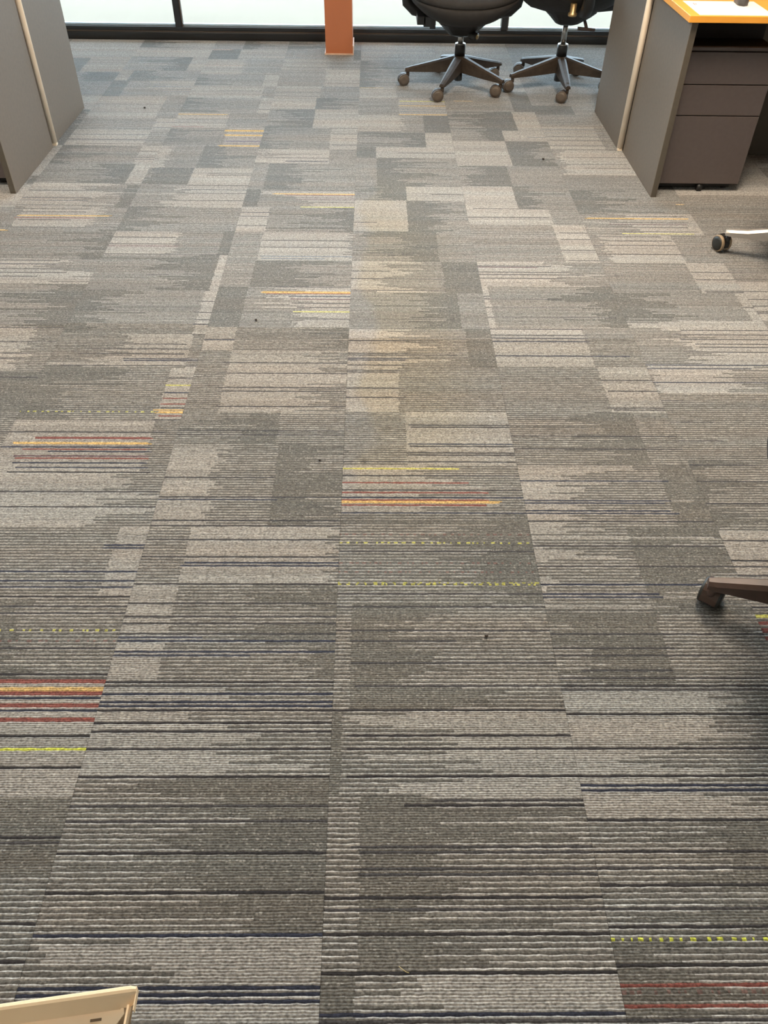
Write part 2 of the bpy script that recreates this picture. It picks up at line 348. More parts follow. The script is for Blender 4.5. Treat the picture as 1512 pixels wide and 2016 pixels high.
# ------------------------------------------------------------------ carpet tiles
CARPET = {
    -4: """
6.346|P|
5.867|D244P|5.605,341,500,p,1
5.561|R299~D|
5.361|R|5.124,371,460,n,1
5.086|P500R|
4.841|D527*R|
4.534|R453~D|
4.285|P|
4.030|P512D|
3.882|R472D|
3.784|P|
3.522|R|
2.813|P|
2.037|R|""",
    -3: """
6.368|D169*P|
6.132|P|6.044,0,375,p,1
5.910|R228*D402P|
5.601|P80D261*R|
5.388|D101R326*P|5.277,257,500,b,1;5.227,297,500,n,1;5.179,336,500,b,1;5.102,0,500,k,1
5.083|P384R|4.954,0,378,k,1;4.874,195,382,k,1;4.804,0,378,k,1
4.711|R401P|4.645,382,500,n,1;4.564,398,500,n,1
4.525|P403R|4.447,0,395,n,1;4.379,0,408,n,1;4.313,35,396,k,1
4.291|D88*R407P|4.219,390,500,k,1;4.136,395,500,n,1;4.102,395,500,n,2
4.042|R298*D423P|
3.795|P302*R440D|3.718,0,311,k,1;3.637,0,308,n,1;3.603,0,294,n,2;3.553,0,329,k,1
3.532|R46P383~R|3.510,0,340,k,1;3.483,27,325,k,1;3.441,41,439,o,2;3.415,38,386,r,1;3.394,40,282,k,1;3.328,0,500,k,1
3.323|R394*D|3.294,0,39,o,2
3.029|P390*R|3.020,0,344,k,1;2.990,0,332,n,2;2.947,0,374,k,1;2.918,0,392,k,1;2.884,33,285,k,1
2.824|R335*D|2.507,169,500,k,1
2.503|P408~R|2.420,166,500,k,1;2.343,194,431,k,1;2.318,204,422,k,1
2.234|D|2.208,244,500,k,1
2.015|R|1.914,353,500,k,1
1.583|P|
1.232|R|
0.956|D|""",
    -2: """
6.389|R198D347*R|6.102,0,140,p,1
6.114|D194P|6.089,0,142,p,1;5.942,350,500,p,1
5.870|P255~R|5.720,0,253,p,1
5.532|D42*R413P|
5.294|P427R|5.215,161,423,k,1;5.157,199,429,k,1
5.071|D99*R433P|4.988,425,500,k,1;4.880,431,500,n,1
4.811|P285R|4.785,0,275,o,2;4.709,0,282,k,1;4.643,0,282,k,1;4.578,0,169,r,1
4.562|D47*R309P|4.531,292,500,o,5;4.492,297,500,n,2;4.461,301,500,o,4;4.423,304,500,m,2;4.370,308,500,v,3;4.333,297,500,m,2;4.304,294,500,o,3
4.289|P60~R221D387*R|4.114,0,15,k,1
3.994|R9~D216P|3.930,292,500,k,1;3.905,296,500,k,1
3.794|R159*P|3.782,173,500,k,1;3.734,204,500,n,2;3.693,188,500,k,1;3.608,158,500,k,2
3.536|D129*R|
3.293|P267~R455D|3.234,0,258,k,1;3.173,0,280,k,1;3.149,0,284,m,2;3.081,0,500,k,1
3.081|R294*D467P|2.908,209,287,k,1
2.780|D130*R454P|2.703,433,500,k,1;2.625,440,500,k,1;2.568,449,500,k,1;2.540,454,500,n,2;2.472,456,500,k,2
2.472|R173*P462R|2.412,188,455,k,1;2.377,111,461,k,1;2.352,100,465,k,1;2.314,245,500,n,1;2.302,248,500,n,2;2.278,53,500,k,1
2.272|D130*R421P|2.206,409,500,k,1;2.163,418,500,y,1;2.127,420,500,n,1;2.094,422,500,r,1;2.064,424,500,r,1;2.045,423,500,k,1;2.029,422,500,o,1;2.019,417,500,o,2;2.021,0,417,yd,1;2.001,427,500,r,1;1.977,413,500,k,1
1.972|P425R|1.915,0,471,k,1;1.890,89,426,r,2;1.866,30,431,o,2;1.852,0,434,n,2;1.840,57,436,r,1;1.822,151,440,n,2;1.808,53,443,m,2;1.792,58,436,r,1;1.780,62,438,n,1;1.771,50,440,n,2;1.753,56,443,n,1;1.736,48,447,k,2
1.727|P416*R|1.652,61,500,k,1;1.591,82,500,k,1
1.513|R422P|1.444,396,500,n,2;1.435,398,500,n,1;1.357,85,500,n,2;1.325,97,500,n,2;1.311,101,500,n,1;1.274,115,500,k,2
1.264|D301*R|1.249,124,500,k,1;1.225,132,500,k,1;1.169,153,500,yd,1;1.146,161,500,rd,1;1.120,170,500,k,1;1.056,194,500,k,2
1.035|P|1.031,181,500,r,2;1.013,187,500,o,3;1.003,191,500,r,2;0.994,194,500,n,2;0.987,197,500,n,2;0.972,203,500,r,2;0.962,206,500,n,2;0.938,215,500,r,2;0.903,228,500,k,2;0.869,241,500,g,1
0.866|P|0.827,236,500,k,2
0.759|D|0.683,291,500,k,2;0.675,294,500,k,1
0.606|R|0.532,348,500,k,2;0.471,371,500,k,2
0.313|R|""",
    -1: """
6.397|D58*R|
6.122|R454D|
5.878|P304~R|5.808,0,467,k,1;5.705,31,500,k,1;5.671,50,276,n,1
5.660|R287P|5.382,288,500,k,1;5.301,286,500,n,1
5.311|P272R|5.192,0,273,k,1;5.125,0,276,n,2
5.087|P253D388*R|
4.887|R121*D256P|4.577,357,500,k,1
4.577|D79*R358P|4.490,360,500,k,1;4.414,363,500,k,1;4.324,367,500,n,2;4.259,369,500,k,1
4.259|R63*P363R|4.196,60,341,k,1;4.140,40,364,k,1;4.099,144,365,n,3
4.066|R73D269*R|
3.739|D66R250*P|3.739,126,500,k,1;3.698,125,500,o,2;3.681,178,500,r,1;3.652,249,500,m,1;3.635,227,500,m,1;3.607,252,500,k,1;3.552,263,500,y,1
3.546|P126R397*D|3.487,0,126,n,2;3.450,0,123,n,2;3.362,0,132,k,1
3.292|R120P491~R|3.210,115,500,k,1;3.149,121,500,k,1;3.067,125,500,b,1;3.049,127,392,b,1
3.031|R115D328*R|
2.814|D111R278*P|2.814,209,500,k,1;2.779,164,500,o,3;2.767,194,500,r,1;2.744,272,500,n,2;2.721,274,500,m,2;2.694,285,500,k,1;2.661,297,500,k,1;2.628,296,500,y,1;2.585,293,500,k,1
2.522|P105R427*D|2.441,0,106,n,2
2.373|R106P446*R|2.292,87,500,k,1;2.231,79,500,k,1;2.148,82,500,k,1;2.134,84,500,k,1;2.049,88,500,k,1
2.017|R135*D300R|1.926,0,500,k,1;1.913,0,500,k,1
1.860|P142~R309D473*R|1.716,0,308,k,1;1.636,0,500,k,1;1.621,0,316,n,1;1.536,0,500,k,1;1.518,0,500,k,1
1.518|R109P477~R|1.471,0,500,k,1;1.413,0,500,k,1;1.387,107,500,n,2;1.378,109,500,n,1;1.319,0,500,k,1
1.314|P110R392*D|1.252,0,500,k,1;1.218,0,500,k,1;1.194,0,500,k,1;1.162,0,500,k,1;1.151,0,195,n,1;1.140,0,500,n,2;1.113,0,500,n,2;1.106,0,316,n,1
1.035|P305*R|1.032,0,500,k,2;1.021,0,500,k,1;1.004,0,500,n,2;0.977,0,500,n,2;0.969,0,500,n,2;0.960,0,500,k,2;0.929,0,500,k,2;0.905,0,500,k,2;0.868,0,500,k,2
0.808|R310*D|0.807,0,500,k,2;0.748,0,500,k,1;0.741,0,500,k,1;0.715,0,500,k,1;0.654,0,500,k,2;0.579,0,500,k,2
0.506|R198*P|0.506,0,500,n,2;0.432,0,500,n,2;0.422,0,500,n,3
0.310|R|""",
    0: """
6.419|P|5.945,0,268,k,1;5.874,0,300,n,1
5.862|D115*R|
5.298|P220R|5.298,0,148,o,1
5.094|R229P513R|5.047,235,500,y,2;4.983,233,500,k,1;4.965,233,500,o,2;4.911,232,500,b,3;4.867,231,500,b,3;4.815,230,500,o,2
4.798|P237~R360D|4.575,0,235,k,1;4.535,0,234,k,1
4.519|R218*D359P|
4.301|D98P|4.222,214,500,k,2
4.152|R102D257*R|
3.792|R62*D238P|3.703,343,500,k,2
3.628|P235D387*R|3.402,0,96,k,1;3.301,0,96,k,1
3.306|R169*D352R|
3.030|P194*R359D|2.944,0,156,k,1;2.886,0,352,k,1;2.801,0,347,k,1;2.789,0,95,k,1
2.774|R235*D402R|
2.517|P217*R409D|2.443,0,307,k,2;2.362,0,199,k,1;2.352,0,371,k,1;2.330,0,198,n,1;2.318,0,197,n,1;2.281,0,196,k,1
2.269|P168R|2.260,0,179,k,1;2.242,0,179,k,1;2.155,0,193,k,1;2.099,0,191,k,1
2.019|R185P|1.957,195,500,k,1;1.947,194,500,k,1;1.866,184,500,n,1;1.858,184,500,k,1;1.828,183,500,k,1;1.821,183,500,k,1;1.786,0,500,k,1
1.768|P264*R|1.757,0,327,y,1;1.728,0,500,k,1;1.689,0,343,r,1;1.665,0,500,k,1;1.657,0,404,r,1;1.636,0,500,n,2;1.624,0,401,r,1;1.613,0,439,o,2;1.605,0,357,r,1;1.597,0,398,r,1;1.573,0,500,n,1
1.573|R326*D|1.486,0,500,rd,1;1.458,0,500,yd,1;1.427,0,500,k,1;1.383,0,500,rd,1;1.357,0,500,rd,1;1.318,0,500,yd,2;1.282,0,500,k,1
1.253|R36D220*R|1.250,0,500,k,1;1.169,0,500,k,1;1.141,35,281,k,1;1.085,36,500,k,1;1.024,37,500,k,1
0.958|D22R218*P|0.958,0,500,k,2;0.900,220,500,k,1;0.894,40,500,k,2;0.866,30,500,k,2;0.807,32,500,k,2
0.758|R62D258*R|0.757,212,500,k,1;0.742,152,500,k,2;0.659,54,500,k,1;0.652,55,500,k,1;0.624,55,500,k,1;0.611,55,500,k,1;0.573,0,500,k,2;0.548,0,500,k,1;0.515,0,500,k,2
0.451|D57R207*P|0.450,0,500,k,2;0.390,0,500,k,2;0.384,0,500,n,3;0.380,0,500,k,1
0.307|R|""",
    1: """
6.426|P|
5.776|R106*P|
5.245|R386D520R|5.063,44,163,o,1
4.874|R132*D367P|
4.565|R166~D277P|4.471,409,500,b,1
4.403|P275D453*R|
4.056|R50*D242R|3.870,349,500,k,1
3.803|P236D368*R|3.549,29,500,k,1
3.544|P370R|3.458,0,371,k,2
3.385|R360P|3.305,373,500,k,1;3.246,367,500,k,1;3.147,361,500,k,1;3.056,366,500,k,1
3.029|P374*R|3.003,0,286,k,2;2.990,0,243,m,2;2.952,0,358,k,1;2.926,0,414,k,1;2.893,0,308,k,1
2.832|P23R347*D|2.757,0,32,k,1;2.738,0,282,k,1;2.677,0,367,k,1;2.600,0,473,k,1
2.523|P328R|2.516,0,336,k,1;2.475,0,328,k,1;2.458,0,343,n,1;2.435,0,339,n,2;2.348,0,461,n,2
2.280|R332P|2.202,340,500,k,1;2.142,331,500,k,1;2.054,329,500,k,1;2.041,334,500,k,1
2.025|R203*D392R|1.908,0,500,k,1;1.850,0,500,k,1
1.771|P170*R401D|1.702,0,412,n,1;1.624,0,406,n,1;1.613,0,389,n,1;1.583,0,409,n,2;1.573,0,406,n,1;1.538,0,500,k,1
1.522|P79*R258D478*R|1.451,0,500,k,1;1.377,0,500,k,1;1.317,0,500,n,2;1.288,0,291,n,2;1.280,0,288,n,1
1.224|R47*D260R|1.162,0,500,k,1;1.125,0,284,k,1;1.102,0,476,k,1;1.066,61,256,k,1;1.045,0,456,k,1;1.024,0,462,k,2
1.014|P210*R|1.014,0,500,k,1;0.944,0,500,k,2;0.867,0,500,k,2;0.807,0,476,k,2;0.784,0,467,n,2;0.775,0,463,n,2;0.714,0,439,k,2
0.713|R197*D|0.652,0,414,k,2;0.619,0,401,k,1;0.592,0,390,k,2;0.556,0,376,k,2;0.547,0,372,k,1;0.516,0,360,k,2
0.502|D136*R|0.495,0,352,gd,1;0.462,0,339,k,2;0.427,0,324,r,1;0.417,0,321,rd,1;0.402,0,314,k,1;0.394,0,311,r,1;0.377,0,305,k,1
0.304|R|""",
    2: """
6.421|R|
4.987|D226R|
4.836|R|4.743,0,144,k,1
4.635|P285R|4.595,0,314,b,1;4.539,0,330,b,1;4.477,0,344,n,1;4.431,0,307,n,2;4.342,0,315,n,2;4.298,0,332,k,1
4.283|R36~P|4.184,48,360,k,1;4.095,33,352,k,1;4.042,125,352,k,1
3.951|R187*R|
3.765|D163*R|3.609,462,500,o,1
3.500|R145*P|3.478,131,476,k,1;3.457,25,470,o,2;3.420,118,460,k,1;3.400,114,454,m,2;3.369,63,445,k,1;3.329,143,474,k,1;3.304,148,471,y,1
3.284|R41~P349R|3.274,0,305,k,1;3.231,35,337,k,2;3.192,0,348,k,2;3.109,0,357,k,2
3.037|R341P|3.011,0,31,k,1;2.955,344,500,k,1;2.925,0,73,k,1;2.896,347,500,k,1;2.807,360,500,k,1;2.791,365,500,k,1
2.787|D151*R462P|2.684,457,500,k,1
2.582|R139*P|2.518,182,500,k,1;2.488,155,500,k,1;2.461,166,500,k,1;2.424,209,500,k,1;2.411,205,500,k,1;2.382,161,500,k,2;2.375,212,500,k,1;2.297,0,500,n,2
2.291|R3~P322*R|2.279,0,338,n,1;2.195,0,462,n,2
2.127|R|2.088,0,62,k,1;1.977,0,126,k,1;1.886,0,129,k,1
1.792|D80*R|1.771,0,181,k,1;1.702,0,274,k,1;1.613,0,297,k,1
1.505|R-14P|1.469,0,239,k,1;1.403,0,213,k,2;1.373,0,201,k,1;1.346,0,190,k,1;1.317,0,179,k,1
1.267|R|1.250,0,152,k,2;1.218,0,139,y,2;1.210,0,136,y,1;1.194,0,130,r,2;1.174,0,122,r,3;1.150,0,112,r,2
1.101|R9*P|
0.916|R|
0.725|R|""",
    3: """
5.086|R|
4.267|P|
3.717|R|3.564,0,500,k,1;3.531,0,469,k,1;3.435,0,432,k,1;3.378,0,410,k,1;3.303,0,382,k,1
3.045|R|2.962,0,334,k,1;2.903,0,310,k,1
2.883|P|2.802,0,269,k,1;2.743,0,246,k,1;2.690,0,225,k,1;2.653,0,210,k,2;2.642,0,205,k,1
2.587|R|
2.296|P|
2.011|D|
1.767|R|
1.404|P|""",
}
TILE, X0, Q = 0.5, -0.084, 0.5 / 98
rng = np.random.default_rng(11)
YARN = {'k': (0.032, 0.029, 0.030), 'n': (0.026, 0.029, 0.046), 'b': (0.10, 0.13, 0.17), 'm': (0.10, 0.055, 0.065),
        'v': (0.15, 0.13, 0.17), 'o': (0.56, 0.385, 0.155), 'y': (0.50, 0.49, 0.13), 'g': (0.50, 0.54, 0.07),
        'r': (0.185, 0.060, 0.048), 'p': (0.46, 0.33, 0.28)}
LIGHT = np.array((0.350, 0.336, 0.314)); RIB = np.array((0.102, 0.097, 0.088)); DARK = np.array((0.152, 0.145, 0.130))

def parse(txt):
    bands = []
    for ln in txt.strip().split('\n'):
        y, seg, lines = ln.split('|')
        toks, cur = [], ''
        kinds, cuts = [seg[0]], []
        i = 1
        while i < len(seg):
            j = i
            while seg[j] in '-0123456789': j += 1
            u = int(seg[i:j]) / 1000.0
            amp = 0.0015
            if seg[j] == '~': amp = 0.03; j += 1
            elif seg[j] == '*': amp = 0.12; j += 1
            cuts.append((u, amp)); kinds.append(seg[j]); i = j + 1
        ls = []
        for l in filter(None, lines.split(';')):
            a, b, c, d, e = l.split(',')
            ls.append((float(a), int(b) / 1000, int(c) / 1000, d, int(e)))
        bands.append((float(y), kinds, cuts, ls))
    return bands

def random_bands():
    out = []; y = 6.4
    while y > -0.6:
        s = random.choice(('P%d*R', 'D%d*R', 'R%d*D', 'R%dP', 'P%d*R%dD', 'D%dR%d*P', 'R%d*D%dR', 'R'))
        n = s.count('%'); u = sorted(random.sample(range(60, 450, 30), n))
        out.append('%.3f|%s|' % (y, s % tuple(u) if n else s))
        for _ in range(random.choice((0, 1, 2, 4))):
            pass
        y -= random.choice((0.2, 0.25, 0.3))
    return '\n'.join(out)

def smooth_noise(n, step):
    m = n // step + 3
    v = rng.uniform(-1, 1, m)
    t = np.arange(n) / step
    i = t.astype(int); f = t - i; f = f * f * (3 - 2 * f)
    return v[i] * (1 - f) + v[i + 1] * f

R_MIN = int(round(-0.75 / Q)); R_MAX = int(round(6.38 / Q)); NR = R_MAX - R_MIN + 1
WX = rng.uniform(-1, 1, (NR + 4, 64))       # sideways wander of the yarn rows

def column_rows(k):
    """yarn runs of every tuft row of one tile column: list of (u0, u1, colour, fleck)"""
    bands = parse(CARPET[k]) if k in CARPET else parse(random_bands())
    low = bands[-1][0]
    if k in CARPET and low > -0.4:
        extra = [b for b in parse(random_bands()) if b[0] < low - 0.15]
        bands = bands + extra
    flame = [smooth_noise(NR, 6) for _ in range(4)]
    tint = np.stack([smooth_noise(NR, 9), smooth_noise(NR, 17), smooth_noise(NR, 5)], 1)
    base = []
    bi = 0
    owner = []
    for r in range(NR):
        y = (R_MAX - r + 0.5) * Q
        while bi + 1 < len(bands) and y < bands[bi + 1][0]: bi += 1
        owner.append(bi)
        _, kinds, cuts, _ = bands[bi]
        even = ((R_MAX - r) % 2 == 0)
        t = tint[r]
        hue = np.array((1 + 0.025 * t[0], 1 - 0.008 * t[0] + 0.010 * t[1], 1 - 0.03 * t[0] + 0.02 * t[1]))
        us = [0.0]
        for c, (u, amp) in enumerate(cuts):
            if amp > 0.05:
                f = flame[(c + bi) % 4][r]
                f = 1.9 * max(0.0, f) ** 1.3 - 0.45
                d = amp * (f + rng.normal(0, 0.28) + (rng.exponential(0.8) if rng.random() < 0.22 else 0.0))
                if kinds[c + 1] == 'D' or (kinds[c] == 'R' and kinds[c + 1] == 'P'): d = -d
            elif amp > 0.01:
                d = rng.normal(0, amp * 0.5)
            else:
                d = rng.normal(0, amp)
            us.append(min(0.5, max(us[-1], u + d)))
        us.append(0.5)
        runs = []
        for kd, a, b in zip(kinds, us, us[1:]):
            if b - a < 0.002: continue
            v = 1 + 0.09 * t[2] + rng.normal(0, 0.06)
            if kd == 'P': col, fk = LIGHT * v * (1.0 if even else 0.84), 0.0
            elif kd == 'R': col, fk = (LIGHT * v * 1.02, 0.0) if even else (RIB * v, 0.25)
            else: col, fk = DARK * v * (1.0 if even else 0.80), 1.0 if even else 0.35
            runs.append((a, b, col * hue, fk))
        base.append(runs)
    for _, _, _, ls in bands:
        for (y, a, b, code, n) in ls:
            i0 = int(round(R_MAX + 0.5 - y / Q))
            dotted = len(code) > 1
            col = np.array(YARN[code[0]])
            dark = code in ('k', 'n', 'b', 'm')
            if (dark or n == 1) and (R_MAX - i0) % 2 == 0: i0 += 1
            steps = {1: (0,), 2: (0,), 3: (0, 2)}[n] if dark else range(n)
            for q in steps:
                i = i0 + q
                if not 0 <= i < NR: continue
                c2 = col * (1 + rng.normal(0, 0.05))
                if dark and n == 1: c2 = c2 + 0.022
                new = []
                spans = [(a, b)] if not dotted else []
                if dotted:
                    x = a
                    while x < b:
                        w = rng.uniform(0.003, 0.011); spans.append((x, min(b, x + w))); x += w + rng.uniform(0.004, 0.022)
                    c2 = col * 0.85 if code[0] == 'y' else (col if code[0] == 'g' else col * 0.4 + RIB * 0.7)
                aa = a + (rng.normal(0, 0.006) if a > 0.005 else 0); bb = b + (rng.normal(0, 0.006) if b < 0.495 else 0)
                if not dotted: spans = [(max(0, aa), min(0.5, bb))]
                runs = base[i]
                for (s0, s1) in spans:
                    out = []
                    for (p, q_, cc, fk) in runs:
                        if q_ <= s0 or p >= s1: out.append((p, q_, cc, fk)); continue
                        if p < s0: out.append((p, s0, cc, fk))
                        out.append((max(p, s0), min(q_, s1), c2, 0.0))
                        if q_ > s1: out.append((s1, q_, cc, fk))
                    runs = out
                base[i] = runs
    return base

def wander(u, line):
    t = u / 0.5 * 40
    i = int(t); f = t - i
    w = WX[line % len(WX)]
    return 0.00085 * (w[i] * (1 - f) + w[i + 1] * f)

def make_tile(k, rows, j, ystart):
    """one 50 cm carpet tile: a backing slab and 98 looped tuft rows"""
    y1 = ystart + TILE
    near = y1 < 2.6 and -3 <= k <= 2
    V, COL = [], []
    rtop = int(round(y1 / Q)); rbot = int(round(ystart / Q))
    gap = 0.0003
    for rr in range(rbot, rtop):
        r = R_MAX - rr
        if not 0 <= r < NR: continue
        ya, yb = rr * Q, (rr + 1) * Q
        if yb > YF - 0.0135: continue
        sh = 0.0004 if rr % 2 == 0 else -0.0004
        lo, hi = (ya + sh if rr > rbot else ya), (yb - sh if rr < rtop - 1 else yb)
        for (a, b, col, fk) in rows[r]:
            a_, b_ = max(a, gap), min(b, 0.5 - gap)
            if b_ - a_ < 0.0005: continue
            lum = col[1]
            hgt = 0.0013 if lum > 0.2 else (0.0009 if lum > 0.11 else 0.0006)
            if not near: hgt *= 0.6
            if near:
                i0, i1 = int(math.floor(a_ / 0.0125)) + 1, int(math.ceil(b_ / 0.0125)) - 1
                xs = [a_] + [0.0125 * i for i in range(i0, i1 + 1) if a_ + 1e-4 < 0.0125 * i < b_ - 1e-4] + [b_]
            else:
                xs = [a_, b_]
            for xa, xb in zip(xs, xs[1:]):
                if near:
                    wa0, wb0 = wander(xa, rr), wander(xb, rr)
                    wa1, wb1 = wander(xa, rr + 1), wander(xb, rr + 1)
                else:
                    wa0 = wb0 = wa1 = wb1 = 0.0
                ma, mb_ = (lo + hi + wa0 + wa1) / 2, (lo + hi + wb0 + wb1) / 2
                if rr == rbot: wa0 = wb0 = gap
                if rr == rtop - 1: wa1 = wb1 = -gap
                V += [(xa, lo + wa0, 0.0), (xb, lo + wb0, 0.0), (xb, mb_, hgt), (xa, ma, hgt),
                      (xa, ma, hgt), (xb, mb_, hgt), (xb, hi + wb1, 0.0), (xa, hi + wa1, 0.0)]
                c = (col[0], col[1], col[2], fk)
                COL += [c, c]
    if not V: return None
    ytop = min(y1, YF - 0.0135)
    z0, z1 = -0.0058, -0.0001
    x_, X_, y_, Y_ = gap, 0.5 - gap, ystart + gap, ytop - gap
    B = [(x_, y_, z0), (X_, y_, z0), (X_, Y_, z0), (x_, Y_, z0), (x_, y_, z1), (X_, y_, z1), (X_, Y_, z1), (x_, Y_, z1)]
    for f in ((4, 5, 6, 7), (0, 1, 5, 4), (1, 2, 6, 5), (2, 3, 7, 6), (3, 0, 4, 7)):
        V += [B[i] for i in f]; COL.append((0.09, 0.085, 0.075, 0.0))
    V = np.array(V, dtype=np.float32); V[:, 1] -= ystart
    n = len(V)
    me = bpy.data.meshes.new('carpet_tile')
    me.vertices.add(n); me.vertices.foreach_set('co', V.ravel())
    me.loops.add(n); me.loops.foreach_set('vertex_index', np.arange(n, dtype=np.int32))
    nf = n // 4
    me.polygons.add(nf)
    me.polygons.foreach_set('loop_start', np.arange(0, n, 4, dtype=np.int32))
    me.update(calc_edges=True)
    ca = me.color_attributes.new('yarn', 'FLOAT_COLOR', 'CORNER')
    ca.data.foreach_set('color', np.repeat(np.array(COL, dtype=np.float32), 4, axis=0).ravel())
    me.materials.append(M['carpet'])
    o = bpy.data.objects.new('carpet_tile', me)
    C.objects.link(o)
    o.location = (X0 + TILE * k, ystart, 0)
    o.parent = floor
    return o

for k in range(-8, 8):
    rows = column_rows(k)
    off = round({0: 0.45, -1: 0.02, 1: 0.46, -2: 0.04, 2: 0.13, -3: 0.03}.get(k, random.choice((0.0, 0.25))) / Q) * Q
    j = 0
    ys = off - 1.0
    while ys < YF:
        if ys > -0.75:
            make_tile(k, rows, j, ys)
        ys += TILE; j += 1

# ------------------------------------------------------------------ orange post by the window
post = thing('post', 'square burnt orange painted post standing in front of the window glass', 'post', (0, 0, 0))
MB().box(-0.318, -0.139, 6.0, 6.22, 0.0, H, 0.004).build('shaft', M['orange_paint'], post)
cb = MB()
cb.box(-0.324, -0.133, 5.994, 6.0, 0.0, 0.010, 0.002)
cb.box(-0.139, -0.132, 5.995, 6.22, 0.0, 0.055, 0.002)
cb.box(-0.325, -0.318, 5.995, 6.22, 0.0, 0.012, 0.002)
tag(cb.build('base_bead', M['caulk'], post), 'pale peeling bead of paint and sealant at the foot of the post')

# ------------------------------------------------------------------ desks
def pedestal(xa, xb, yf, label, keyx):
    t = thing('drawer_pedestal', label, 'drawer unit', ((xa + xb) / 2, yf, 0), 0.0, 'drawer pedestals under the desks')
    w = (xb - xa) / 2
    MB().box(-w, w, 0.022, 0.50, 0.040, 0.590, 0.002).build('carcass', M['drawer_in'], t)
    MB().box(-w, w, 0.0, 0.021, 0.588, 0.602, 0.002).build('top_rail', M['drawer'], t)
    MB().box(-w, w, 0.20, 0.212, 0.590, 0.700, 0.001).build('cubby_back', M['drawer_in'], t)
    for za, zb in ((0.036, 0.330), (0.334, 0.456), (0.460, 0.583)):
        MB().box(-w, w, 0.0, 0.021, za, zb, 0.0015).build('drawer', M['drawer'], t)
    fr = [c for c in t.children if c.name.startswith('drawer')][-1]
    lk = MB().lathe([(0.009, 0), (0.009, 0.003), (0.006, 0.005)], 16, Matrix.Translation((keyx, 0.0, 0.535)) @ Matrix.Rotation(R(90), 4, 'X')).build('lock', M['gas'], fr)
    MB().box(-w + 0.03, w - 0.03, 0.03, 0.06, 0.012, 0.040).build('plinth', M['drawer_in'], t)
    for cx, cy in ((-w + 0.05, 0.05), (w - 0.05, 0.05), (-w + 0.05, 0.44), (w - 0.05, 0.44), (0.02, 0.012)):
        MB().lathe([(0.006, -0.012), (0.017, -0.010), (0.017, 0.010), (0.006, 0.012)], 16,
                   Matrix.Translation((cx, cy, 0.0172)) @ Matrix.Rotation(R(90), 4, 'Y')).build('castor', M['black_plastic'], t)
    return t

def desk(label, xin, side, ya, yb, near, width=1.6):
    """xin: face of the end panel towards the aisle; side: +1 desk runs to the right, -1 to the left"""
    t = thing('desk', label, 'desk', (xin, (ya + yb) / 2, 0), 0.0, 'desks along the aisle')
    d = (yb - ya) / 2
    def bx(m, u0, u1, *rest, **kw):
        a, b = sorted((u0 * side, u1 * side)); return m.box(a, b, *rest, **kw)
    e = MB()
    bx(e, 0, 0.026, -d, d, 0.0, 0.709, bevel=0.0012, seg=1)
    ep = e.build('end_panel', [M['panel'], M['panel_edge']], t)
    for p in ep.data.polygons:
        if abs(p.normal.y) > 0.8: p.material_index = 1
    e = MB(); bx(e, width - 0.026, width, -d, d, 0.0, 0.709, bevel=0.0012, seg=1); e.build('end_panel', M['panel'], t)
    y0, y1 = (-d - 0.022, d) if near else (-d, d + 0.022)
    e = MB(); bx(e, -0.022, width + 0.02, y0, y1, 0.710, 0.735, bevel=0.002); e.build('desktop', M['orange_top'], t)
    yy = d - 0.03 if near else -d + 0.01
    e = MB(); bx(e, 0.026, width - 0.026, yy, yy + 0.018, 0.004, 0.709); e.build('modesty_panel', M['panel_edge'], t)
    return t

desk('taupe desk with orange top, right of the aisle nearer the camera, holding paper', 1.281, 1, 3.688, 4.262, True)
desk('taupe desk right of the aisle beyond the cream trimmed screen, behind the two black chairs', 1.262, 1, 4.312, 4.893, False)
desk('taupe desk end left of the aisle nearer the camera, drawer unit under it', -1.624, -1, 3.668, 4.250, True)
desk('taupe desk end left of the aisle beyond the cream trim, close to the window', -1.626, -1, 4.312, 4.868, False)
pedestal(1.3095, 1.703, 3.762, 'taupe three drawer pedestal under the right desk below the orange top', 0.178)
pedestal(-2.056, -1.6525, 3.755, 'taupe drawer pedestal mostly hidden under the desk at left', 0.10)

def screen(label, xin, side, width=1.6):
    t = thing('desk_screen', label, 'screen', (xin + (-0.004 if side < 0 else 0), 4.287, 0), 0.0, 'divider screens between desks')
    a, b = sorted((0.012 * side, width * side))
    MB().box(a, b, -0.011, 0.011, 0.012, 1.15, 0.002).build('screen_panel', M['screen'], t)
    pr = [(0.024, -0.015), (0.008, -0.015), (0.001, -0.010), (-0.003, 0.0), (0.001, 0.010), (0.008, 0.015), (0.024, 0.015)]
    m = MB()
    m.sweep([[(side * (x * 1.0 - 0.020), y, z) for x, y in pr] for z in (0.014, 1.17)], False)
    tr = m.build('edge_trim', M['cream'], t)
    for p in tr.data.polygons:
        if abs(p.normal.z) < 0.5: p.use_smooth = True
    MB().box(min(-0.020 * side, 0.004 * side), max(-0.020 * side, 0.004 * side), -0.012, 0.012, 0.0, 0.0135, 0.002).build('trim_foot', M['cream'], t)
    return t
screen('divider screen with rounded cream edge trim between the two right desks', 1.277, 1)
screen('divider screen with rounded cream edge trim between the two left desks', -1.628, -1)

# things on the right desk
pp = MB()
for i in range(1):
    pp.box(0, 0.300, 0, 0.245, 0.0, 0.0012)
po = pp.build('paper', M['paper'])
po.location = (1.299, 3.676, 0.7352)
tag(po, 'white sheet of paper on the orange desktop under the grey mouse', 'paper')
ink = MB()
for i, (u, w) in enumerate(((0.0, 0.034), (0.006, 0.02))):
    ink.box(0.030 + i * 0.008, 0.033 + i * 0.008, 0.205 - w - u, 0.205 - u, 0.0012, 0.0015)
ink.build('printed_mark', M['ink'], po)

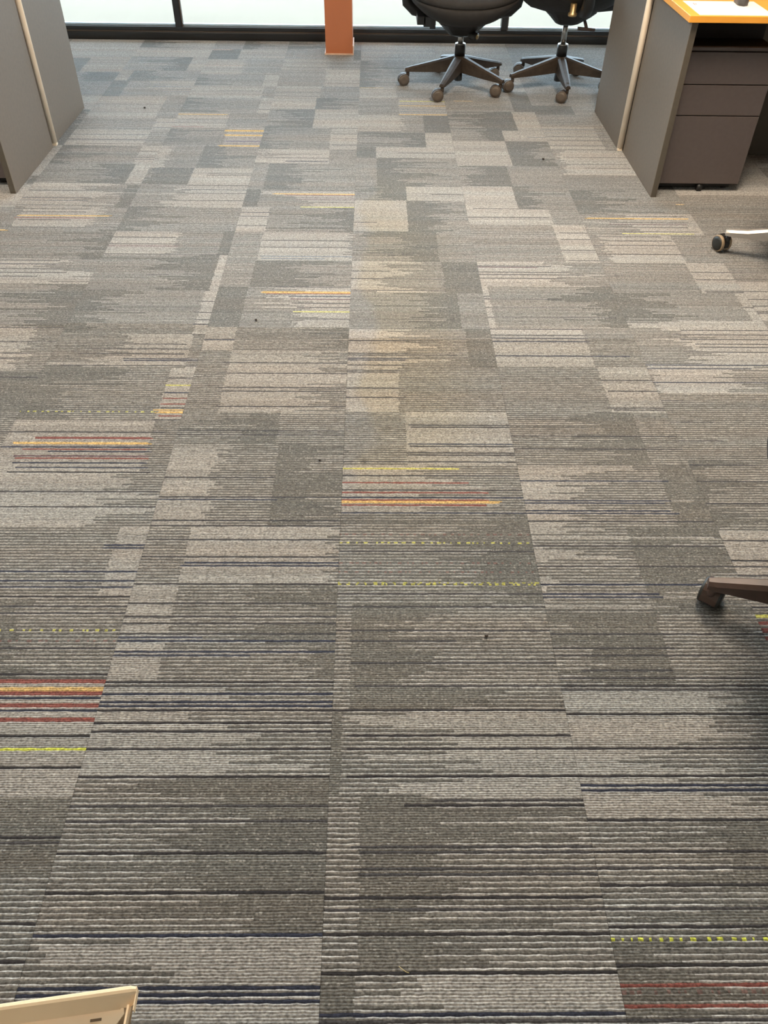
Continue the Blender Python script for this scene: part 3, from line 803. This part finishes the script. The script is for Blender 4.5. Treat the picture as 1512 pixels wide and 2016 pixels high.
ms = thing('computer_mouse', 'small dark grey rounded mouse lying on the white paper', 'mouse', (1.528, 3.872, 0.7366), R(-4))
m = MB()
secs = []
for i in range(13):
    t = i / 12
    y = -0.044 + 0.100 * t
    wd = 0.030 * (max(0.0, 1 - abs(2 * t - 1) ** 3)) ** 0.5 * (0.92 + 0.08 * math.cos(6 * t)) + 0.0015
    hg = 0.036 * (max(0.0, 1 - abs(1.8 * t - 0.85) ** 2.6)) ** 0.5 + 0.002
    sec = []
    for a in range(16):
        ang = 2 * math.pi * a / 16
        c, s = math.cos(ang), math.sin(ang)
        zz = hg * max(s, 0) ** 0.8 if s > 0 else 0.0
        fl = 0.72 if s <= 0.01 else (0.72 + 0.28 * min(1, s / 0.5))
        sec.append((wd * c * fl if abs(s) > 0.01 else wd * c * 0.75, y, zz))
    secs.append(sec)
m.sweep(secs, True)
m.build('body', M['mouse'], ms)
MB().lathe([(0.004, -0.003), (0.0065, -0.002), (0.0065, 0.002), (0.004, 0.003)], 14,
           Matrix.Translation((0, 0.030, 0.0315)) @ Matrix.Rotation(R(90), 4, 'Y')).build('scroll_wheel', M['black_plastic'], ms)

# ------------------------------------------------------------------ swivel chairs
def rot2(x, y, a):
    return (x * math.cos(a) - y * math.sin(a), x * math.sin(a) + y * math.cos(a))

def office_chair(label, cx, cy, arm0, axles, seat_rz, armmat, wheelmats, radius=0.315, levers=True, group='office swivel chairs', wheel_r=0.033, lift=0.0, arms=True, hood_w=0.010):
    t = thing('office_chair', label, 'chair', (cx, cy, 0), 0.0, group)
    hubz = 0.172
    MB().lathe([(0.030, 0.085), (0.045, 0.090), (0.046, 0.155), (0.036, hubz), (0.031, hubz)], 24).build('hub', armmat, t)
    MB().lathe([(0.022, 0.036), (0.024, 0.040), (0.024, 0.086)], 20).build('lower_column', M['black_plastic'], t)
    MB().lathe([(0.031, hubz), (0.031, 0.228), (0.027, 0.232)], 24).build('column_sleeve', M['black_plastic'], t)
    gl = MB().lathe([(0.0165, 0.231), (0.0165, 0.30 + lift)], 20).build('gas_lift', M['gas'], t)
    MB().lathe([(0.026, 0.229), (0.030, 0.231), (0.030, 0.235), (0.017, 0.237)], 20).build('collar', M['gas'], gl)
    wm, rm = wheelmats
    for i in range(5):
        a = R(arm0 + 72 * i)
        m = MB()
        secs = []
        for s, top, bot, w in ((0.030, 0.171, 0.088, 0.026), (0.10, 0.153, 0.084, 0.025), (0.20, 0.127, 0.080, 0.022),
                               (0.285, 0.106, 0.078, 0.018), (radius - 0.012, 0.100, 0.077, 0.017), (radius + 0.006, 0.096, 0.078, 0.014)):
            sec = []
            for (v, z) in ((-w, bot), (w, bot), (w * 0.95, top - 0.008), (w * 0.45, top), (-w * 0.45, top), (-w * 0.95, top - 0.008)):
                x, y = rot2(s, v, a)
                sec.append((x, y, z))
            secs.append(sec)
        m.sweep(secs)
        m.build('base_arm', armmat, t)
        px, py = rot2(radius - 0.010, 0, a)
        ax = R(axles[i])
        wr = wheel_r
        # castor: stem, hood and two wheels set off along the trailing side
        tx, ty = rot2(0, 0.026, ax)
        ct = MB()
        ct.lathe([(0.008, wr + 0.015), (0.010, wr + 0.02), (0.010, 0.079)], 12, Matrix.Translation((px, py, 0)))
        hood = []
        for v in (-hood_w, hood_w):
            sec = []
            for q in range(9):
                an = R(-15 + 210 * q / 8)
                sec.append((math.cos(an) * (wr * 1.06), v, wr + math.sin(an) * (wr * 1.08)))
            for q in range(8, -1, -1):
                an = R(-15 + 210 * q / 8)
                sec.append((math.cos(an) * (wr * 0.55), v, wr + math.sin(an) * (wr * 0.55)))
            hood.append([(px + tx + rot2(v_, x_, ax)[0], py + ty + rot2(v_, x_, ax)[1], z_) for (x_, v_, z_) in sec])
        ct.sweep(hood)
        co = ct.build('castor', armmat if hood_w > 0.015 or wm is M['wheel'] else M['black_plastic'], t)
        for sgn in (-1, 1):
            wl = MB()
            mat = (Matrix.Translation((px + tx, py + ty, wr)) @ Matrix.Rotation(ax, 4, 'Z')
                   @ Matrix.Rotation(R(90), 4, 'Y') @ Matrix.Scale(sgn, 4, (0, 0, 1)))
            wl.slot = 1
            wl.lathe([(wr * 0.9, 0.0105), (wr, 0.0125), (wr, 0.0215), (wr * 0.95, 0.0245)], 24, mat)
            wl.slot = 0
            wl.lathe([(wr * 0.86, 0.0235), (wr * 0.86, 0.0255), (wr * 0.5, 0.0275), (wr * 0.1, 0.0278)], 24, mat)
            wl.build('wheel', [wm, rm], co)
    # seat group
    def at(x, y, z):
        q = rot2(x, y, seat_rz); return (q[0], q[1], z + lift)
    SM = Matrix.Translation((0, 0, lift)) @ Matrix.Rotation(seat_rz, 4, 'Z')
    m = MB()
    secs = []
    for z, hx, hy, oy in ((0.276, 0.04, 0.045, 0.0), (0.288, 0.075, 0.07, 0.0), (0.325, 0.115, 0.12, 0.01), (0.350, 0.14, 0.15, 0.01), (0.385, 0.15, 0.16, 0.01)):
        secs.append([at(hx * math.copysign(abs(math.cos(p)) ** 0.6, math.cos(p)), oy + hy * math.copysign(abs(math.sin(p)) ** 0.6, math.sin(p)), z)
                     for p in [2 * math.pi * q / 24 for q in range(24)]])
    m.sweep(secs)
    mech = m.build('mechanism', M['black_plastic'], t)
    # bowl shaped shell below, padded cover above
    def shell(name, prof, mat, ex=2.6, sx=0.32, sy=0.275):
        m = MB(); secs = []
        for rr, z, lift in prof:
            s = []
            for q in range(40):
                p = 2 * math.pi * q / 40
                ux = math.copysign(abs(math.cos(p)) ** (2 / ex), math.cos(p)); uy = math.copysign(abs(math.sin(p)) ** (2 / ex), math.sin(p))
                s.append(at(sx * rr * ux, sy * rr * uy - 0.01, z + lift * (abs(ux) * rr) ** 2))
            secs.append(s)
        m.sweep(secs, True)
        return m.build(name, mat, t)
    shell('seat_shell', [(0.25, 0.348, 0.0), (0.55, 0.352, 0.07), (0.78, 0.366, 0.09), (0.93, 0.392, 0.08), (0.985, 0.425, 0.06), (0.995, 0.450, 0.04), (0.97, 0.456, 0.04)], M['seat_fabric'])
    shell('seat_cushion', [(0.95, 0.452, 0.04), (1.0, 0.470, 0.035), (0.98, 0.492, 0.03), (0.86, 0.506, 0.02), (0.5, 0.507, 0.01), (0.1, 0.506, 0.0)], M['seat_fabric'])
    # ribs and bracket under the side of the seat
    m = MB()
    for q in range(3):
        x = -0.265 + 0.036 * q
        m.box(x, x + 0.05 - 0.008 * q, -0.12, 0.12, 0.352 - 0.010 * q, 0.395, 0.004, mat=SM)
    m.build('tilt_rib', M['black_plastic'], mech)
    for sgn in ((-1, 1) if arms else ()):
        m = MB()
        m.tube([at(sgn * x, y, z) for x, y, z in ((0.10, 0.05, 0.375), (0.20, 0.05, 0.378), (0.275, 0.05, 0.395), (0.315, 0.05, 0.43), (0.335, 0.05, 0.50), (0.335, 0.03, 0.60), (0.33, 0.0, 0.68))],
               [0.026, 0.030, 0.034, 0.034, 0.028, 0.024, 0.022], 12)
        ar = m.build('armrest', M['black_plastic'], t)
        m = MB(); m.box(sgn * 0.33 - 0.045, sgn * 0.33 + 0.045, -0.14, 0.12, 0.675, 0.705, 0.012, mat=SM); m.build('arm_pad', M['seat_fabric'], ar)
    # back
    m = MB()
    m.tube([at(0, y, z) for y, z in ((0.14, 0.37), (0.26, 0.38), (0.33, 0.45), (0.345, 0.60), (0.33, 0.85))], [0.035, 0.035, 0.03, 0.025, 0.02], 12)
    bf = m.build('back_spine', M['black_plastic'], t)
    m = MB(); secs = []
    for z, w, yo in ((0.60, 0.19, 0.285), (0.64, 0.225, 0.278), (0.75, 0.24, 0.275), (0.90, 0.235, 0.285), (1.04, 0.21, 0.305), (1.07, 0.17, 0.31)):
        s = []
        for q in range(9):
            u = -1 + q / 4; s.append(at(w * u, yo - 0.05 * u * u, z))
        for q in range(8, -1, -1):
            u = -1 + q / 4; s.append(at(w * u * 0.97, yo + 0.035 - 0.05 * u * u, z))
        secs.append(s)
    m.sweep(secs, True)
    m.build('backrest', M['seat_fabric'], t)
    return t, mech, SM

GRP = None
c1, mech1, SM1 = office_chair('black swivel chair by the window just right of the orange post', 0.512, 5.335, -40,
             (80, 95, 80, 100, 95), R(0), M['base_dark'], (M['wheel'], M['wheel']))
m = MB()
m.lathe([(0.018, 0.0), (0.021, 0.004), (0.021, 0.05), (0.016, 0.052)], 18, Matrix.Translation((0.045, -0.07, 0.292)) @ Matrix.Rotation(R(-42), 4, 'Z') @ Matrix.Rotation(R(90), 4, 'Y'))
m.slot = 1
m.lathe([(0.006, 0.0521), (0.013, 0.0521), (0.013, 0.0535), (0.008, 0.0535)], 18, Matrix.Translation((0.045, -0.07, 0.292)) @ Matrix.Rotation(R(-42), 4, 'Z') @ Matrix.Rotation(R(90), 4, 'Y'))
kn = m.build('tension_knob', [M['black_plastic'], M['brass']], mech1)
c2, mech2, SM2 = office_chair('black swivel chair by the window farther right, partly behind the taupe desk end', 1.120, 5.345, -90,
             (70, 80, 100, 80, 100), R(-92), M['base_dark'], (M['wheel'], M['wheel']), lift=0.062)
m = MB()
m.tube([(0.085, -0.02, 0.40), (0.095, -0.12, 0.345)], 0.009, 10)
m.tube([(0.045, -0.12, 0.342), (0.145, -0.12, 0.336)], 0.009, 10)
m.build('lever', M['base_bronze'], mech2)
m = MB()
m.lathe([(0.022, 0.0), (0.024, 0.004), (0.024, 0.014), (0.017, 0.018), (0.017, 0.06)], 18, Matrix.Translation((-0.03, -0.275, 0.435)))
m.build('brass_knob', M['brass'], mech2)
c3, mech3, SM3 = office_chair('swivel chair with polished silver base at the right edge in front of the drawers', 1.777, 3.020, 162,
             (20, 100, 40, 10, 90), R(-90), M['silver'], (M['wheel_dark'], M['wheel_rim']), radius=0.36, arms=False)
c4, mech4, SM4 = office_chair('swivel chair with dark brown base arm at the right edge, nearest the camera', 1.098, 1.150, 163,
             (-38, 100, 40, 10, 90), R(-80), M['base_bronze'], (M['wheel_dark'], M['wheel_dark']), radius=0.320, arms=False, hood_w=0.0195)

# ------------------------------------------------------------------ shallow cream tray at the lower left corner
ty_ = thing('metal_tray', 'shallow cream metal tray with a folded rim at the lower left corner', 'tray', (-0.2355, 0.259, 0), R(7.1))
TZ, TW = 0.6, 0.40
m = MB()
pr = [(-0.001, -0.014), (0.000, -0.003), (-0.0015, -0.0005), (-0.004, 0.0), (-0.0065, -0.001), (-0.008, -0.003), (-0.0085, -0.0038), (-0.0165, -0.0150), (-0.0150, -0.0165), (-0.007, -0.007), (-0.002, -0.008)]
secs = [[(x, y, TZ + z) for y, z in pr] for x in (-TW, -0.0145)]
secs += [[(x, y, TZ + max(z, -0.012)) for y, z in pr] for x in (-0.0144, -0.004)]
secs += [[(0.0 if k == 0 else 0.002, y * 0.8 - 0.001, TZ + max(z, -0.010) * 0.9 - 0.0008 * (k + 1)) for y, z in pr] for k in (0, 1)]
m.sweep(secs)
m.build('folded_rim', M['bin'], ty_)
def strip_dir(s, off): return (off - 0.122 * s, -0.993 * s)
m = MB()
def quadbox(m, pts, z0, z1):
    m.sweep([[(x, y, z0) for x, y in pts], [(x, y, z1) for x, y in pts]])
quadbox(m, [strip_dir(0.016, -0.0045), strip_dir(0.016, -0.0025), strip_dir(0.26, -0.0025), strip_dir(0.26, -0.0045)], TZ - 0.017, TZ - 0.006)
m.build('side_flange', M['bin'], ty_)
m = MB()
quadbox(m, [(0.0016, -0.003), (0.0026, -0.003), (0.0006, -0.022), (-0.0004, -0.022)], TZ - 0.012, TZ - 0.004)
m.build('corner_tab', M['bin'], ty_)
m = MB()
quadbox(m, [(-TW, -0.002), (-0.016, -0.002), (-0.013, -0.018), (-0.036, -0.048), (-0.10, -0.26), (-TW, -0.26)], TZ - 0.0255, TZ - 0.024)
m.build('tray_plate', M['bin'], ty_)
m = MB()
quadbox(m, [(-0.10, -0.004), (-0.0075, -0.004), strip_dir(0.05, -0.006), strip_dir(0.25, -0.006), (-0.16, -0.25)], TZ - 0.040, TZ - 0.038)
m.build('gap_shade', M['scuff_shade'], ty_)  # dark brown sheet standing in for the shade in the tray's corner gap
m = MB()
for x, w in ((-0.040, 0.011),):
    m.box(x - w / 2, x + w / 2, -0.0215, -0.019, TZ - 0.0243, TZ - 0.0237)
tag(m.build('scuff', M['scuff_shade'], ty_), 'brown scuff marks under the rim')
MB().box(-TW + 0.02, -0.14, -0.24, -0.06, 0.0, TZ - 0.04, 0.003).build('stand', M['black_alu'], ty_)

# ------------------------------------------------------------------ bits lying on the carpet
def crumb(x, y, s, label, mat=None):
    m = MB()
    r = bmesh.ops.create_icosphere(m.bm, subdivisions=2, radius=s)
    for v in m.bm.verts:
        v.co *= 1 + 0.3 * math.sin(v.co.x * 900 + 2) * math.cos(v.co.y * 700 + v.co.z * 500)
        v.co.z *= 0.7
    o = m.build('crumb', mat or M['crumb'])
    o.location = (x, y, 0.0022 + s * 0.55)
    tag(o, label, 'crumb', 'crumbs on the carpet')
crumb(0.265, 1.152, 0.0045, 'small brown crumb lying on the carpet in the middle of the aisle')
crumb(-0.152, 1.784, 0.0040, 'dark crumb on a dark carpet patch left of the centre seam')
crumb(-0.418, 2.563, 0.0045, 'dark crumb below the dark carpet stub left of the centre seam')
crumb(0.853, 4.142, 0.0060, 'dark speck on the carpet left of the right desk end')
crumb(-1.288, 4.866, 0.0060, 'dark speck on the carpet right of the far left desk end')
m = MB(); m.tube([(-0.008, 0.006, 0.0), (-0.002, 0.001, 0.001), (0.004, -0.003, 0.001), (0.009, -0.004, 0.0)], 0.0007, 6)
lo = m.build('straw', M['lint']); lo.location = (0.055, 0.45, 0.0036)
tag(lo, 'tiny curved pale straw lying on the carpet near the bottom', 'straw')
